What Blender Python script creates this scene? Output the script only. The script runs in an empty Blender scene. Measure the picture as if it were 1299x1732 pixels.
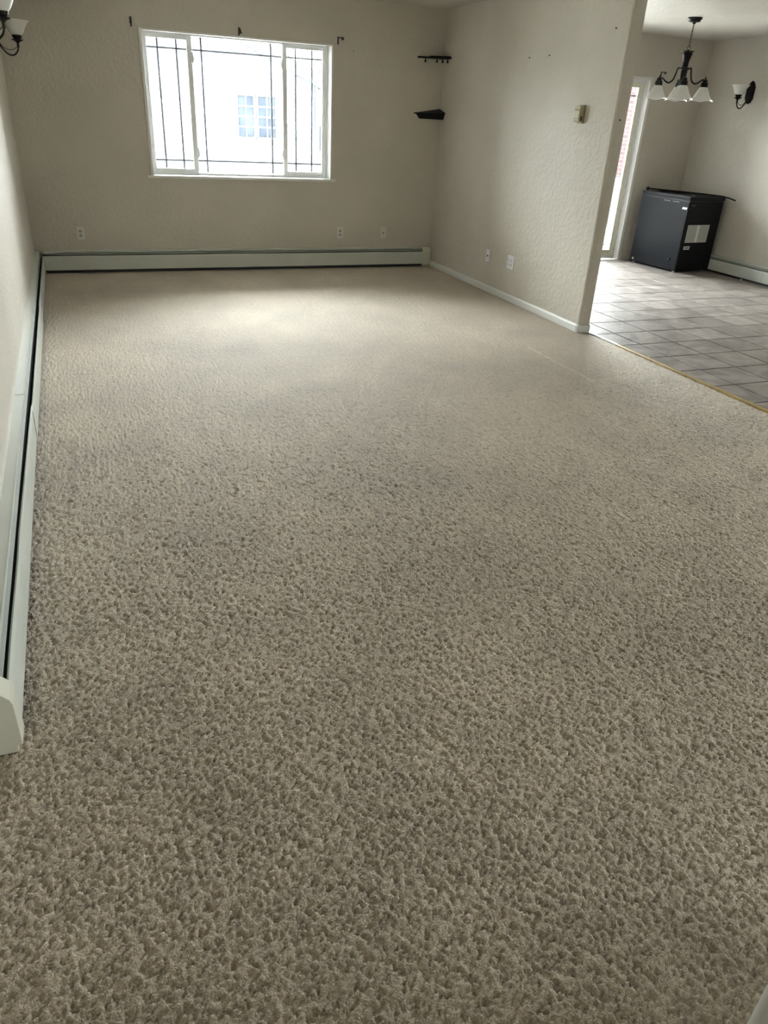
import bpy, bmesh, math, random
import numpy as np
from mathutils import Vector, Matrix, Euler
random.seed(4)
rng = np.random.default_rng(7)
S = bpy.context.scene
C = S.collection
PI = math.pi

# ------------------------------------------------------------------ camera
CAM_H = 1.495
yaw, pitch, roll = 0.398, 0.494, 0.056
fw = Vector((math.sin(yaw)*math.cos(pitch), math.cos(yaw)*math.cos(pitch), -math.sin(pitch)))
r0 = Vector((math.cos(yaw), -math.sin(yaw), 0))
u0 = r0.cross(fw)
rr = r0*math.cos(roll) + u0*math.sin(roll)
uu = -r0*math.sin(roll) + u0*math.cos(roll)
cd = bpy.data.cameras.new('camera')
cam = bpy.data.objects.new('camera', cd); C.objects.link(cam)
M = Matrix((rr, uu, -fw)).transposed().to_4x4()
M.translation = (0, 0, CAM_H)
cam.matrix_world = M
cd.sensor_fit = 'HORIZONTAL'; cd.sensor_width = 36.0
cd.lens = 36.0*1247.1/1299.0
cd.clip_start = 0.02; cd.clip_end = 300
S.camera = cam

# ------------------------------------------------------------------ world and exposure
w = bpy.data.worlds.new('sky'); S.world = w; w.use_nodes = True
bg = w.node_tree.nodes['Background']
bg.inputs[0].default_value = (0.93, 0.972, 0.985, 1)
bg.inputs[1].default_value = 8.0
S.view_settings.view_transform = 'Standard'; S.view_settings.look = 'None'
S.view_settings.gamma = 1; S.view_settings.use_curve_mapping = False
S.view_settings.exposure = 3.05

def portal(loc, sx, sy, rot):
    l = bpy.data.lights.new('sky_portal', 'AREA'); l.shape = 'RECTANGLE'; l.size = sx; l.size_y = sy
    l.cycles.is_portal = True
    o = bpy.data.objects.new('sky_portal', l); C.objects.link(o); o.location = loc; o.rotation_euler = rot

# main dimensions
XL, XR, TH, XD = -0.375, 3.737, 0.11, 7.24
YB, YD, YE, YR = 7.993, 8.112, 5.009, -2.6
CEIL = 2.44
W0, W1, WZ0, WZ1 = 0.764, 2.551, 0.873, 2.056      # living room window opening
D0, D1, DZ1 = 4.62, 6.46, 2.0                       # sliding door opening
portal((( W0+W1)/2, YB+0.28, (WZ0+WZ1)/2), W1-W0, WZ1-WZ0, (PI/2, 0, PI))
portal(((D0+D1)/2, YD+0.20, DZ1/2), D1-D0, DZ1, (PI/2, 0, PI))

# unseen window added at the right to light the near half of the room
KY0, KY1, KZ0, KZ1 = -1.6, 0.3, 1.00, 2.10
portal((XD+0.16, (KY0+KY1)/2, (KZ0+KZ1)/2), KY1-KY0, KZ1-KZ0, (PI/2, 0, PI/2))

# ------------------------------------------------------------------ materials
def mat(name, col, rough=0.6, metal=0.0, spec=0.5, bump=None, var=None, sheen=0, trans=0, coat=0, emis=None):
    """bump=(scale,strength,distance,detail); var=(scale,amount) tints the colour with noise"""
    m = bpy.data.materials.new(name); m.use_nodes = True
    nt = m.node_tree; b = nt.nodes['Principled BSDF']
    b.inputs['Base Color'].default_value = (*col, 1)
    b.inputs['Roughness'].default_value = rough
    b.inputs['Metallic'].default_value = metal
    b.inputs['Specular IOR Level'].default_value = spec
    if sheen: b.inputs['Sheen Weight'].default_value = sheen; b.inputs['Sheen Roughness'].default_value = 0.4
    if trans: b.inputs['Transmission Weight'].default_value = trans
    if coat: b.inputs['Coat Weight'].default_value = coat
    tc = nt.nodes.new('ShaderNodeTexCoord')
    if bump:
        n = nt.nodes.new('ShaderNodeTexNoise'); n.inputs['Scale'].default_value = bump[0]; n.inputs['Detail'].default_value = bump[3] if len(bump) > 3 else 3
        nt.links.new(tc.outputs['Object'], n.inputs['Vector'])
        bp = nt.nodes.new('ShaderNodeBump'); bp.inputs['Strength'].default_value = bump[1]; bp.inputs['Distance'].default_value = bump[2]
        nt.links.new(n.outputs['Fac'], bp.inputs['Height']); nt.links.new(bp.outputs[0], b.inputs['Normal'])
    if var:
        n = nt.nodes.new('ShaderNodeTexNoise'); n.inputs['Scale'].default_value = var[0]; n.inputs['Detail'].default_value = 5
        nt.links.new(tc.outputs['Object'], n.inputs['Vector'])
        r = nt.nodes.new('ShaderNodeMapRange'); r.inputs[1].default_value = 0.3; r.inputs[2].default_value = 0.7
        r.inputs[3].default_value = 1-var[1]; r.inputs[4].default_value = 1+var[1]*0.5
        nt.links.new(n.outputs['Fac'], r.inputs[0])
        mx = nt.nodes.new('ShaderNodeVectorMath'); mx.operation = 'SCALE'; mx.inputs[0].default_value = col
        nt.links.new(r.outputs[0], mx.inputs['Scale']); nt.links.new(mx.outputs[0], b.inputs['Base Color'])
    return m

def wall_mat(name, col, strength=0.35):
    m = mat(name, col, 0.5, spec=0.4)
    nt = m.node_tree; b = nt.nodes['Principled BSDF']; L = nt.links.new
    tc = nt.nodes.new('ShaderNodeTexCoord')
    n1 = nt.nodes.new('ShaderNodeTexNoise'); n1.inputs['Scale'].default_value = 32; n1.inputs['Detail'].default_value = 3
    n2 = nt.nodes.new('ShaderNodeTexNoise'); n2.inputs['Scale'].default_value = 9; n2.inputs['Detail'].default_value = 4
    L(tc.outputs['Object'], n1.inputs['Vector']); L(tc.outputs['Object'], n2.inputs['Vector'])
    r = nt.nodes.new('ShaderNodeMapRange'); r.inputs[1].default_value = 0.46; r.inputs[2].default_value = 0.60   # flattened knockdown tops
    L(n1.outputs['Fac'], r.inputs[0])
    bp = nt.nodes.new('ShaderNodeBump'); bp.inputs['Strength'].default_value = strength; bp.inputs['Distance'].default_value = 0.0038
    L(r.outputs[0], bp.inputs['Height']); L(bp.outputs[0], b.inputs['Normal'])
    # faint scuffs and hand marks
    r2 = nt.nodes.new('ShaderNodeMapRange'); r2.inputs[1].default_value = 0.35; r2.inputs[2].default_value = 0.7; r2.inputs[3].default_value = 1.03; r2.inputs[4].default_value = 0.93
    n3 = nt.nodes.new('ShaderNodeTexNoise'); n3.inputs['Scale'].default_value = 1.6; n3.inputs['Detail'].default_value = 6
    L(tc.outputs['Object'], n3.inputs['Vector']); L(n3.outputs['Fac'], r2.inputs[0])
    mx = nt.nodes.new('ShaderNodeVectorMath'); mx.operation = 'SCALE'; mx.inputs[0].default_value = col
    L(r2.outputs[0], mx.inputs['Scale']); L(mx.outputs[0], b.inputs['Base Color'])
    return m

M_wall = wall_mat('cream_wall_paint', (0.60, 0.563, 0.492))
M_ceil = wall_mat('ceiling_paint', (0.62, 0.59, 0.53), 0.5)
M_trim = mat('white_trim_paint', (0.74, 0.74, 0.71), 0.35, bump=(30, 0.05, 0.001))
M_vinyl = mat('white_vinyl', (0.78, 0.79, 0.79), 0.35, bump=(20, 0.04, 0.001))
M_cream = mat('cream_vinyl', (0.76, 0.74, 0.62), 0.4, bump=(20, 0.04, 0.001))
M_grille = mat('grey_grille_bar', (0.10, 0.10, 0.115), 0.6, spec=0.2, bump=(60, 0.05, 0.0005))
M_heater = mat('heater_enamel', (0.60, 0.63, 0.58), 0.28, spec=0.5, bump=(7, 0.12, 0.004), var=(6, 0.05))
M_damper = mat('dull_damper_enamel', (0.36, 0.39, 0.35), 0.65, spec=0.2, var=(6, 0.08))
M_heater2 = mat('heater_cap_enamel', (0.66, 0.65, 0.55), 0.35, bump=(12, 0.06, 0.002))
M_fin_gap = mat('fin_and_gap_shade', (0.02, 0.02, 0.022), 0.6, bump=(80, 0.2, 0.001))  # fin colour, also used to paint shade into the heater gaps
M_black = mat('black_lacquer', (0.004, 0.004, 0.0045), 0.45, spec=0.2, var=(12, 0.2))
M_bronze = mat('dark_bronze_metal', (0.004, 0.0035, 0.003), 0.4, spec=0.25, var=(30, 0.3))
M_frost = mat('frosted_white_glass', (0.76, 0.76, 0.72), 0.45, trans=0.25, bump=(15, 0.05, 0.001))
M_plate = mat('white_plastic', (0.80, 0.81, 0.84), 0.35, bump=(40, 0.03, 0.0005))
M_plate2 = mat('ivory_plastic', (0.70, 0.69, 0.64), 0.4, bump=(40, 0.03, 0.0005))
M_slot = mat('socket_slot_dark', (0.06, 0.06, 0.06), 0.6, var=(50, 0.2))
M_socket = mat('socket_grey', (0.42, 0.43, 0.45), 0.5, var=(50, 0.1))
M_beige = mat('beige_plastic', (0.50, 0.46, 0.30), 0.45, var=(20, 0.1))
M_beige2 = mat('tan_plastic', (0.30, 0.26, 0.17), 0.5, var=(20, 0.1))
M_dmetal = mat('dark_steel', (0.05, 0.05, 0.055), 0.4, metal=0.6, var=(40, 0.2))
M_smetal = mat('bright_steel', (0.6, 0.6, 0.6), 0.3, metal=0.9, var=(40, 0.1))
M_frz = mat('freezer_black_side', (0.004, 0.005, 0.008), 0.5, spec=0.25, bump=(160, 0.25, 0.0006), var=(3, 0.25))
M_frz2 = mat('freezer_black_front', (0.004, 0.0055, 0.009), 0.5, spec=0.14, bump=(160, 0.25, 0.0006), var=(3, 0.3))
M_label = mat('grey_label_paper', (0.42, 0.43, 0.42), 0.5, var=(40, 0.08))
M_ink = mat('label_print', (0.22, 0.22, 0.22), 0.6, var=(40, 0.1))
M_white = mat('white_sticker', (0.85, 0.85, 0.85), 0.4, var=(40, 0.05))
M_thr = mat('golden_oak_strip', (0.36, 0.245, 0.08), 0.45, bump=(25, 0.3, 0.002), var=(9, 0.35))
M_thw = mat('bare_metal_edge', (0.80, 0.80, 0.78), 0.3, metal=0.2, var=(20, 0.1))
M_siding = mat('white_lap_siding', (0.072, 0.080, 0.084), 0.7, spec=0.1, bump=(5, 0.1, 0.01), var=(2, 0.05))
M_roof = mat('grey_shingle', (0.05, 0.045, 0.045), 0.8, bump=(12, 0.5, 0.01), var=(8, 0.3))
M_hglass = mat('far_window_glass', (0.022, 0.027, 0.036), 0.9, spec=0.05, var=(1.5, 0.5))
M_ground = mat('pale_gravel', (0.38, 0.37, 0.35), 0.9, spec=0.1, bump=(20, 0.5, 0.02), var=(3, 0.2))
M_branch = mat('bark', (0.04, 0.03, 0.025), 0.8, bump=(30, 0.4, 0.01), var=(10, 0.2))
M_bin = mat('blue_grey_plastic', (0.03, 0.04, 0.06), 0.8, spec=0.1, var=(3, 0.3))
M_brass = mat('worn_steel_screw', (0.45, 0.43, 0.38), 0.3, metal=0.8, var=(60, 0.2))

def glass_mat(name):
    m = bpy.data.materials.new(name); m.use_nodes = True; nt = m.node_tree; nt.nodes.clear(); L = nt.links.new
    o = nt.nodes.new('ShaderNodeOutputMaterial'); t = nt.nodes.new('ShaderNodeBsdfTransparent'); g = nt.nodes.new('ShaderNodeBsdfGlossy')
    t.inputs[0].default_value = (0.96, 0.975, 0.97, 1); g.inputs['Roughness'].default_value = 0.02
    fr = nt.nodes.new('ShaderNodeFresnel'); fr.inputs[0].default_value = 1.45
    mx = nt.nodes.new('ShaderNodeMixShader'); L(fr.outputs[0], mx.inputs[0]); L(t.outputs[0], mx.inputs[1]); L(g.outputs[0], mx.inputs[2]); L(mx.outputs[0], o.inputs[0])
    return m
M_glass = glass_mat('window_glass')

# brick wall outside the sliding door (far away)
def brick_mat():
    m = mat('pink_brick', (0.5, 0.3, 0.25), 0.9, spec=0.05); nt = m.node_tree; b = nt.nodes['Principled BSDF']; L = nt.links.new
    tc = nt.nodes.new('ShaderNodeTexCoord'); mp = nt.nodes.new('ShaderNodeMapping'); mp.inputs['Rotation'].default_value = (PI/2, 0, 0)
    br = nt.nodes.new('ShaderNodeTexBrick'); br.inputs['Color1'].default_value = (0.030, 0.018, 0.017, 1); br.inputs['Color2'].default_value = (0.020, 0.015, 0.016, 1)
    br.inputs['Mortar'].default_value = (0.045, 0.038, 0.038, 1); br.inputs['Scale'].default_value = 2.6
    L(tc.outputs['Object'], mp.inputs[0]); L(mp.outputs[0], br.inputs['Vector']); L(br.outputs['Color'], b.inputs['Base Color'])
    return m
M_brick = brick_mat()

def carpet_mat():
    m = mat('beige_frieze_carpet', (0.42, 0.36, 0.28), 0.7, spec=0.35, sheen=0.4)
    nt = m.node_tree; b = nt.nodes['Principled BSDF']; L = nt.links.new
    N = nt.nodes.new
    tc = N('ShaderNodeTexCoord')
    def noise(sc, det, rough=0.5):
        n = N('ShaderNodeTexNoise'); n.inputs['Scale'].default_value = sc; n.inputs['Detail'].default_value = det; n.inputs['Roughness'].default_value = rough
        L(tc.outputs['Object'], n.inputs['Vector']); return n.outputs['Fac']
    def rng_(v, a, b_, c, d):
        r = N('ShaderNodeMapRange'); r.inputs[1].default_value = a; r.inputs[2].default_value = b_; r.inputs[3].default_value = c; r.inputs[4].default_value = d
        L(v, r.inputs[0]); return r.outputs[0]
    def math_(op, a, b_):
        n = N('ShaderNodeMath'); n.operation = op
        for i, v in enumerate((a, b_)):
            if isinstance(v, (int, float)): n.inputs[i].default_value = v
            else: L(v, n.inputs[i])
        return n.outputs[0]
    fleck = rng_(noise(330, 2, 0.7), 0.32, 0.68, 0.74, 1.22)      # light and dark yarn tips
    soil = rng_(noise(1.1, 5, 0.6), 0.36, 0.66, 1.06, 0.80)       # broad traffic soiling
    soil2 = rng_(noise(4.5, 4, 0.6), 0.35, 0.7, 1.03, 0.93)
    v = math_('MULTIPLY', math_('MULTIPLY', math_('MULTIPLY', fleck, rng_(noise(55, 4, 0.75), 0.34, 0.66, 0.84, 1.14)), soil), soil2)
    # stains and pile marks with a place of their own (start, end, width, multiplier)
    sep = N('ShaderNodeSeparateXYZ'); L(tc.outputs['Object'], sep.inputs[0])
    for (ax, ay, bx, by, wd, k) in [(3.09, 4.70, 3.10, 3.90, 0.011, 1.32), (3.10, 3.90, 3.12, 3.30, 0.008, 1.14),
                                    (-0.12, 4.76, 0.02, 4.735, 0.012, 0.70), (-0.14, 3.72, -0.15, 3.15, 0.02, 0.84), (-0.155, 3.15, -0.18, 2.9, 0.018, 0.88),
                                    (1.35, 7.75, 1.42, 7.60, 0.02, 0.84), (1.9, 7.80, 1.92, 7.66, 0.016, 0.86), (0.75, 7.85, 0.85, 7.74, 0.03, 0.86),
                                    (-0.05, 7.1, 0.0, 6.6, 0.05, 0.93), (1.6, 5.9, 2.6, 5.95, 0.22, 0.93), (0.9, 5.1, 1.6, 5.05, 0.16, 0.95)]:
        dx, dy = bx-ax, by-ay; ln = math.hypot(dx, dy); dx /= ln; dy /= ln
        px = math_('SUBTRACT', sep.outputs[0], ax); py = math_('SUBTRACT', sep.outputs[1], ay)
        t = math_('ADD', math_('MULTIPLY', px, dx), math_('MULTIPLY', py, dy))
        c = math_('MINIMUM', math_('MAXIMUM', t, 0.0), ln)
        al = math_('SUBTRACT', t, c)
        ac = math_('SUBTRACT', math_('MULTIPLY', py, dx), math_('MULTIPLY', px, dy))
        d = math_('SQRT', math_('ADD', math_('MULTIPLY', al, al), math_('MULTIPLY', ac, ac)), 0)
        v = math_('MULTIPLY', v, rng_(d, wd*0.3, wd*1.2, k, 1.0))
    mx = N('ShaderNodeVectorMath'); mx.operation = 'SCALE'; mx.inputs[0].default_value = (0.565, 0.475, 0.358)
    L(v, mx.inputs['Scale']); L(mx.outputs[0], b.inputs['Base Color'])
    vo = N('ShaderNodeTexVoronoi'); vo.inputs['Scale'].default_value = 190; L(tc.outputs['Object'], vo.inputs['Vector'])
    h = math_('SUBTRACT', math_('MULTIPLY', noise(330, 3, 0.7), 0.5), math_('MULTIPLY', vo.outputs['Distance'], 0.7))
    bp = N('ShaderNodeBump'); bp.inputs['Strength'].default_value = 0.8; bp.inputs['Distance'].default_value = 0.005
    L(h, bp.inputs['Height']); L(bp.outputs[0], b.inputs['Normal'])
    return m
M_carpet = carpet_mat()

def tile_mat(name, tint):
    m = mat(name, tint, 0.35, spec=0.14); nt = m.node_tree; b = nt.nodes['Principled BSDF']; L = nt.links.new; N = nt.nodes.new
    tc = N('ShaderNodeTexCoord'); oi = N('ShaderNodeObjectInfo'); ge = N('ShaderNodeNewGeometry')
    n = N('ShaderNodeTexNoise'); n.inputs['Scale'].default_value = 5; n.inputs['Detail'].default_value = 6; n.inputs['Distortion'].default_value = 1.2
    L(ge.outputs['Position'], n.inputs['Vector'])
    r = N('ShaderNodeMapRange'); r.inputs[1].default_value = 0.35; r.inputs[2].default_value = 0.68; r.inputs[3].default_value = 0.72; r.inputs[4].default_value = 1.32; L(n.outputs['Fac'], r.inputs[0])
    r1 = N('ShaderNodeMapRange'); r1.inputs[3].default_value = 0.90; r1.inputs[4].default_value = 1.08; L(oi.outputs['Random'], r1.inputs[0])
    mu = N('ShaderNodeMath'); mu.operation = 'MULTIPLY'; L(r.outputs[0], mu.inputs[0]); L(r1.outputs[0], mu.inputs[1])
    mx = N('ShaderNodeVectorMath'); mx.operation = 'SCALE'; mx.inputs[0].default_value = tint; L(mu.outputs[0], mx.inputs['Scale'])
    # dried splashes near the wall end
    vd = N('ShaderNodeVectorMath'); vd.operation = 'DISTANCE'; vd.inputs[1].default_value = (4.25, 5.15, 0); L(ge.outputs['Position'], vd.inputs[0])
    fall = N('ShaderNodeMapRange'); fall.inputs[1].default_value = 0.1; fall.inputs[2].default_value = 1.0; fall.inputs[3].default_value = 1; fall.inputs[4].default_value = 0; L(vd.outputs['Value'], fall.inputs[0])
    n2 = N('ShaderNodeTexNoise'); n2.inputs['Scale'].default_value = 17; n2.inputs['Detail'].default_value = 4; n2.inputs['Roughness'].default_value = 0.75; L(ge.outputs['Position'], n2.inputs['Vector'])
    r2 = N('ShaderNodeMapRange'); r2.inputs[1].default_value = 0.60; r2.inputs[2].default_value = 0.68; r2.inputs[3].default_value = 0; r2.inputs[4].default_value = 0.75; L(n2.outputs['Fac'], r2.inputs[0])
    m2 = N('ShaderNodeMath'); m2.operation = 'MULTIPLY'; L(r2.outputs[0], m2.inputs[0]); L(fall.outputs[0], m2.inputs[1])
    mc = N('ShaderNodeMix'); mc.data_type = 'RGBA'; L(m2.outputs[0], mc.inputs['Factor']); L(mx.outputs[0], mc.inputs[6]); mc.inputs[7].default_value = (0.75, 0.75, 0.74, 1)
    L(mc.outputs[2], b.inputs['Base Color'])
    rr_ = N('ShaderNodeMapRange'); rr_.inputs[1].default_value = 0.3; rr_.inputs[2].default_value = 0.7; rr_.inputs[3].default_value = 0.40; rr_.inputs[4].default_value = 0.55; L(n.outputs['Fac'], rr_.inputs[0]); L(rr_.outputs[0], b.inputs['Roughness'])
    bp = N('ShaderNodeBump'); bp.inputs['Strength'].default_value = 0.25; bp.inputs['Distance'].default_value = 0.003
    L(n2.outputs['Fac'], bp.inputs['Height']); L(bp.outputs[0], b.inputs['Normal'])
    return m
M_tile = tile_mat('slate_look_tile', (0.250, 0.220, 0.200))
M_grout = mat('dark_grout', (0.05, 0.042, 0.037), 0.95, spec=0.1, bump=(60, 0.4, 0.002), var=(10, 0.2))

# ------------------------------------------------------------------ mesh helpers
def box(bm, x0, x1, y0, y1, z0, z1):
    v = [bm.verts.new((x, y, z)) for z in (z0, z1) for y in (y0, y1) for x in (x0, x1)]
    for f in ((0, 2, 3, 1), (4, 5, 7, 6), (0, 1, 5, 4), (2, 6, 7, 3), (0, 4, 6, 2), (1, 3, 7, 5)):
        bm.faces.new([v[i] for i in f])
def prism(bm, pts, axis, a, b):
    """pts 2D polygon; axis = extrusion axis; order of the two remaining axes is ascending"""
    def P(p, t):
        return {'x': (t, p[0], p[1]), 'y': (p[0], t, p[1]), 'z': (p[0], p[1], t)}[axis]
    A = [bm.verts.new(P(p, a)) for p in pts]; B = [bm.verts.new(P(p, b)) for p in pts]
    bm.faces.new(A); bm.faces.new(list(reversed(B)))
    n = len(pts)
    for i in range(n): bm.faces.new((A[i], B[i], B[(i+1) % n], A[(i+1) % n]))
def lathe(bm, prof, n=24, c=(0, 0, 0), shape=None):
    rings = []
    for k, (r, z) in enumerate(prof):
        ring = []
        for i in range(n):
            a = 2*PI*i/n
            rad, dz = (r, 0) if shape is None else shape(a, r, k/(len(prof)-1))
            ring.append(bm.verts.new((c[0]+rad*math.cos(a), c[1]+rad*math.sin(a), c[2]+z+dz)))
        rings.append(ring)
    for A, B in zip(rings, rings[1:]):
        for i in range(n): bm.faces.new((A[i], A[(i+1) % n], B[(i+1) % n], B[i]))
    return rings
def cap(bm, ring, flip=False):
    bm.faces.new(ring[::-1] if flip else ring)
def solid_lathe(bm, prof, n=24, c=(0, 0, 0)):
    r = lathe(bm, prof, n, c); cap(bm, r[0], True); cap(bm, r[-1])
def tube(bm, pts, rad, n=10, closed=False):
    pts = [Vector(p) for p in pts]; rings = []; N = len(pts)
    up = None
    for i, p in enumerate(pts):
        if closed: t = pts[(i+1) % N]-pts[i-1]
        else: t = pts[min(i+1, N-1)]-pts[max(i-1, 0)]
        t.normalize()
        if up is None: up = Vector((0, 0, 1)) if abs(t.z) < 0.9 else Vector((1, 0, 0))
        s = t.cross(up).normalized(); up = s.cross(t).normalized()
        r = rad[i] if isinstance(rad, (list, tuple)) else rad
        rings.append([bm.verts.new(p+s*(r*math.cos(2*PI*k/n))+up*(r*math.sin(2*PI*k/n))) for k in range(n)])
    prs = list(zip(rings, rings[1:]))+([(rings[-1], rings[0])] if closed else [])
    for A, B in prs:
        for k in range(n): bm.faces.new((A[k], A[(k+1) % n], B[(k+1) % n], B[k]))
    if not closed: bm.faces.new(rings[0][::-1]); bm.faces.new(rings[-1])
def spline(pts, k=6):
    out = []; P = [Vector(p) for p in pts]; P = [P[0]*2-P[1]]+P+[P[-1]*2-P[-2]]
    for i in range(1, len(P)-2):
        for j in range(k):
            t = j/k; a, b, c, d = P[i-1:i+3]
            out.append(0.5*((2*b)+(c-a)*t+(2*a-5*b+4*c-d)*t*t+(3*b-a-3*c+d)*t**3))
    out.append(P[-2]); return out
def ball(bm, c, r, n=12):
    bmesh.ops.create_uvsphere(bm, u_segments=n, v_segments=max(6, n//2), radius=r, matrix=Matrix.Translation(c))
def obj(name, bm, m, parent=None, bevel=0, smooth=False, seg=2):
    bmesh.ops.recalc_face_normals(bm, faces=bm.faces)
    if bevel:
        e = [x for x in bm.edges if len(x.link_faces) == 2 and x.calc_face_angle(0) > 0.5]
        bmesh.ops.bevel(bm, geom=e, offset=bevel, segments=seg, profile=0.5, affect='EDGES', clamp_overlap=True)
    me = bpy.data.meshes.new(name); bm.to_mesh(me); bm.free(); me.materials.append(m)
    if smooth:
        me.polygons.foreach_set('use_smooth', [True]*len(me.polygons))
        try: me.set_sharp_from_angle(angle=0.6)
        except Exception: pass
    o = bpy.data.objects.new(name, me); C.objects.link(o)
    if parent: o.parent = parent
    return o
def struct(o): o['kind'] = 'structure'; return o
def empty(name, loc=(0, 0, 0), rz=0):
    o = bpy.data.objects.new(name, None); C.objects.link(o); o.location = loc; o.rotation_euler = (0, 0, rz); o.empty_display_size = 0.05
    return o
def tag(o, label, cat, group=None):
    o['label'] = label; o['category'] = cat
    if group: o['group'] = group
    return o
B = bmesh.new

# ------------------------------------------------------------------ structure: shell
def wall_with_hole(name, x0, x1, y0, y1, hx0, hx1, hz0, hz1):
    bm = B()
    xs = [x0, hx0, hx1, x1]; zs = [-0.1, hz0, hz1, CEIL]
    if hz0 <= 0: zs = [-0.1, -0.02, hz1, CEIL]
    vs = {}
    for j, y in enumerate((y0, y1)):
        for a, x in enumerate(xs):
            for b_, z in enumerate(zs): vs[a, b_, j] = bm.verts.new((x, y, z))
    for a in range(3):
        for b_ in range(3):
            if a == 1 and b_ == 1: continue
            for j in (0, 1):
                q = [vs[a, b_, j], vs[a+1, b_, j], vs[a+1, b_+1, j], vs[a, b_+1, j]]
                bm.faces.new(q)
    for (p, q) in (((1, 1), (2, 1)), ((2, 1), (2, 2)), ((2, 2), (1, 2)), ((1, 2), (1, 1))):
        bm.faces.new((vs[p[0], p[1], 0], vs[q[0], q[1], 0], vs[q[0], q[1], 1], vs[p[0], p[1], 1]))
    for a in range(3):
        for b_ in (0, 3): bm.faces.new((vs[a, b_, 0], vs[a+1, b_, 0], vs[a+1, b_, 1], vs[a, b_, 1]))
    for b_ in range(3):
        for a in (0, 3): bm.faces.new((vs[a, b_, 0], vs[a, b_+1, 0], vs[a, b_+1, 1], vs[a, b_, 1]))
    return struct(obj(name, bm, M_wall))
wall_with_hole('wall_back', XL-0.15, XR+0.03, YB, YB+0.27, W0, W1, WZ0, WZ1)
wall_with_hole('wall_dining', XR+TH-0.03, XD+0.15, YD, YD+0.19, D0, D1, 0, DZ1)
bm = B(); box(bm, XL-0.15, XL, YR-0.15, YB+0.17, -0.1, CEIL); struct(obj('wall_left', bm, M_wall))
bm = B(); box(bm, XD, XD+0.15, YR-0.15, KY0, -0.1, CEIL); box(bm, XD, XD+0.15, KY1, YD+0.17, -0.1, CEIL)
box(bm, XD, XD+0.15, KY0, KY1, -0.1, KZ0); box(bm, XD, XD+0.15, KY0, KY1, KZ1, CEIL); struct(obj('wall_right', bm, M_wall))
bm = B(); box(bm, XL-0.15, XD+0.15, YR-0.15, YR, -0.1, CEIL); struct(obj('wall_rear', bm, M_wall))
bm = B(); box(bm, XL-0.15, XD+0.15, YR-0.15, YD+0.17, CEIL, CEIL+0.12); struct(obj('ceiling', bm, M_ceil))
# partition with rounded (bullnose) free end
def rounded_end(x0, x1, y, ytop, r=0.022, n=6):
    pts = [(x0, ytop)]
    for k in range(n+1):
        a = PI+(PI/2)*k/n; pts.append((x0+r+r*math.cos(a), y+r+r*math.sin(a)))
    for k in range(n+1):
        a = 1.5*PI+(PI/2)*k/n; pts.append((x1-r+r*math.cos(a), y+r+r*math.sin(a)))
    pts.append((x1, ytop)); return pts
bm = B(); prism(bm, rounded_end(XR, XR+TH, YE, YD+0.01), 'z', -0.1, CEIL)
struct(obj('wall_partition', bm, M_wall, smooth=True))
# near wall corner at the lower right of the view
bm = B(); pts = [(0.925+0.022*math.cos(a), 0.388+0.022*math.sin(a)) for a in [PI/2+PI/2*k/6 for k in range(7)]]
pts += [(0.903, -0.25), (1.9, -0.25), (1.9, 0.41)]
prism(bm, pts, 'z', -0.02, CEIL); struct(obj('wall_near', bm, M_trim, smooth=True))
bm = B(); box(bm, XL-0.15, XD+0.15, YR-0.15, YD+0.17, -0.25, -0.03); struct(obj('floor', bm, M_grout))

# ------------------------------------------------------------------ carpet (pile modelled as a fine height field)
def perlin(x, y, seed):
    g = np.random.default_rng(seed); ang = g.random((256, 256))*2*np.pi
    gx, gy = np.cos(ang), np.sin(ang)
    xi = np.floor(x).astype(int); yi = np.floor(y).astype(int); xf = x-xi; yf = y-yi
    u = xf*xf*xf*(xf*(xf*6-15)+10); v = yf*yf*yf*(yf*(yf*6-15)+10)
    def d(a, b): 
        i = (xi+a) & 255; j = (yi+b) & 255
        return gx[i, j]*(xf-a)+gy[i, j]*(yf-b)
    return (d(0, 0)*(1-u)+d(1, 0)*u)*(1-v)+(d(0, 1)*(1-u)+d(1, 1)*u)*v
def worley(x, y, seed):
    g = np.random.default_rng(seed); jx, jy = g.random((512, 512)), g.random((512, 512)); hh = g.random((512, 512))
    xi = np.floor(x).astype(int); yi = np.floor(y).astype(int)
    f1 = np.full(x.shape, 9.0); f2 = np.full(x.shape, 9.0); hc = np.zeros(x.shape)
    for a in (-1, 0, 1):
        for b_ in (-1, 0, 1):
            i = (xi+a) & 511; j = (yi+b_) & 511
            d = np.hypot(xi+a+jx[i, j]-x, yi+b_+jy[i, j]-y)
            n_ = d < f1; f2 = np.where(n_, f1, np.minimum(f2, d)); hc = np.where(n_, hh[i, j], hc); f1 = np.where(n_, d, f1)
    return f1, f2, hc
def pile(x, y):
    wx = x+0.006*perlin(x/0.021, y/0.021, 5); wy = y+0.006*perlin(x/0.021+9, y/0.021, 6)
    f1, f2, hc = worley(wx/0.0175, wy/0.0135, 1)
    e = np.clip((f2-f1)/0.34, 0, 1); crease = 1-e*e*(3-2*e)
    deep = np.clip(0.60+1.3*perlin(x/0.022, y/0.022, 8), 0.12, 1.1)
    g1, g2, gc = worley(wx/0.0105+7, wy/0.0095, 2)
    e2 = np.clip((g2-g1)/0.4, 0, 1)
    return -0.0030-0.0088*crease*deep+0.0022*(hc-0.5)-0.0030*(1-e2)+0.0012*(gc-0.5)-0.002*f1+0.0012*perlin(x/0.11, y/0.11, 4)
xe = XR+0.079
ys = [YR]; 
while ys[-1] < -0.2: ys.append(ys[-1]+0.05)
while ys[-1] < YB+0.01:
    y = ys[-1]; ys.append(y+(0.0052 if y < 1.6 else 0.0052+0.0030*(y-1.6)))
ys = np.array(ys); nx = 860
xs = np.linspace(XL-0.02, xe, nx)
X, Y = np.meshgrid(xs, ys)
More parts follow.
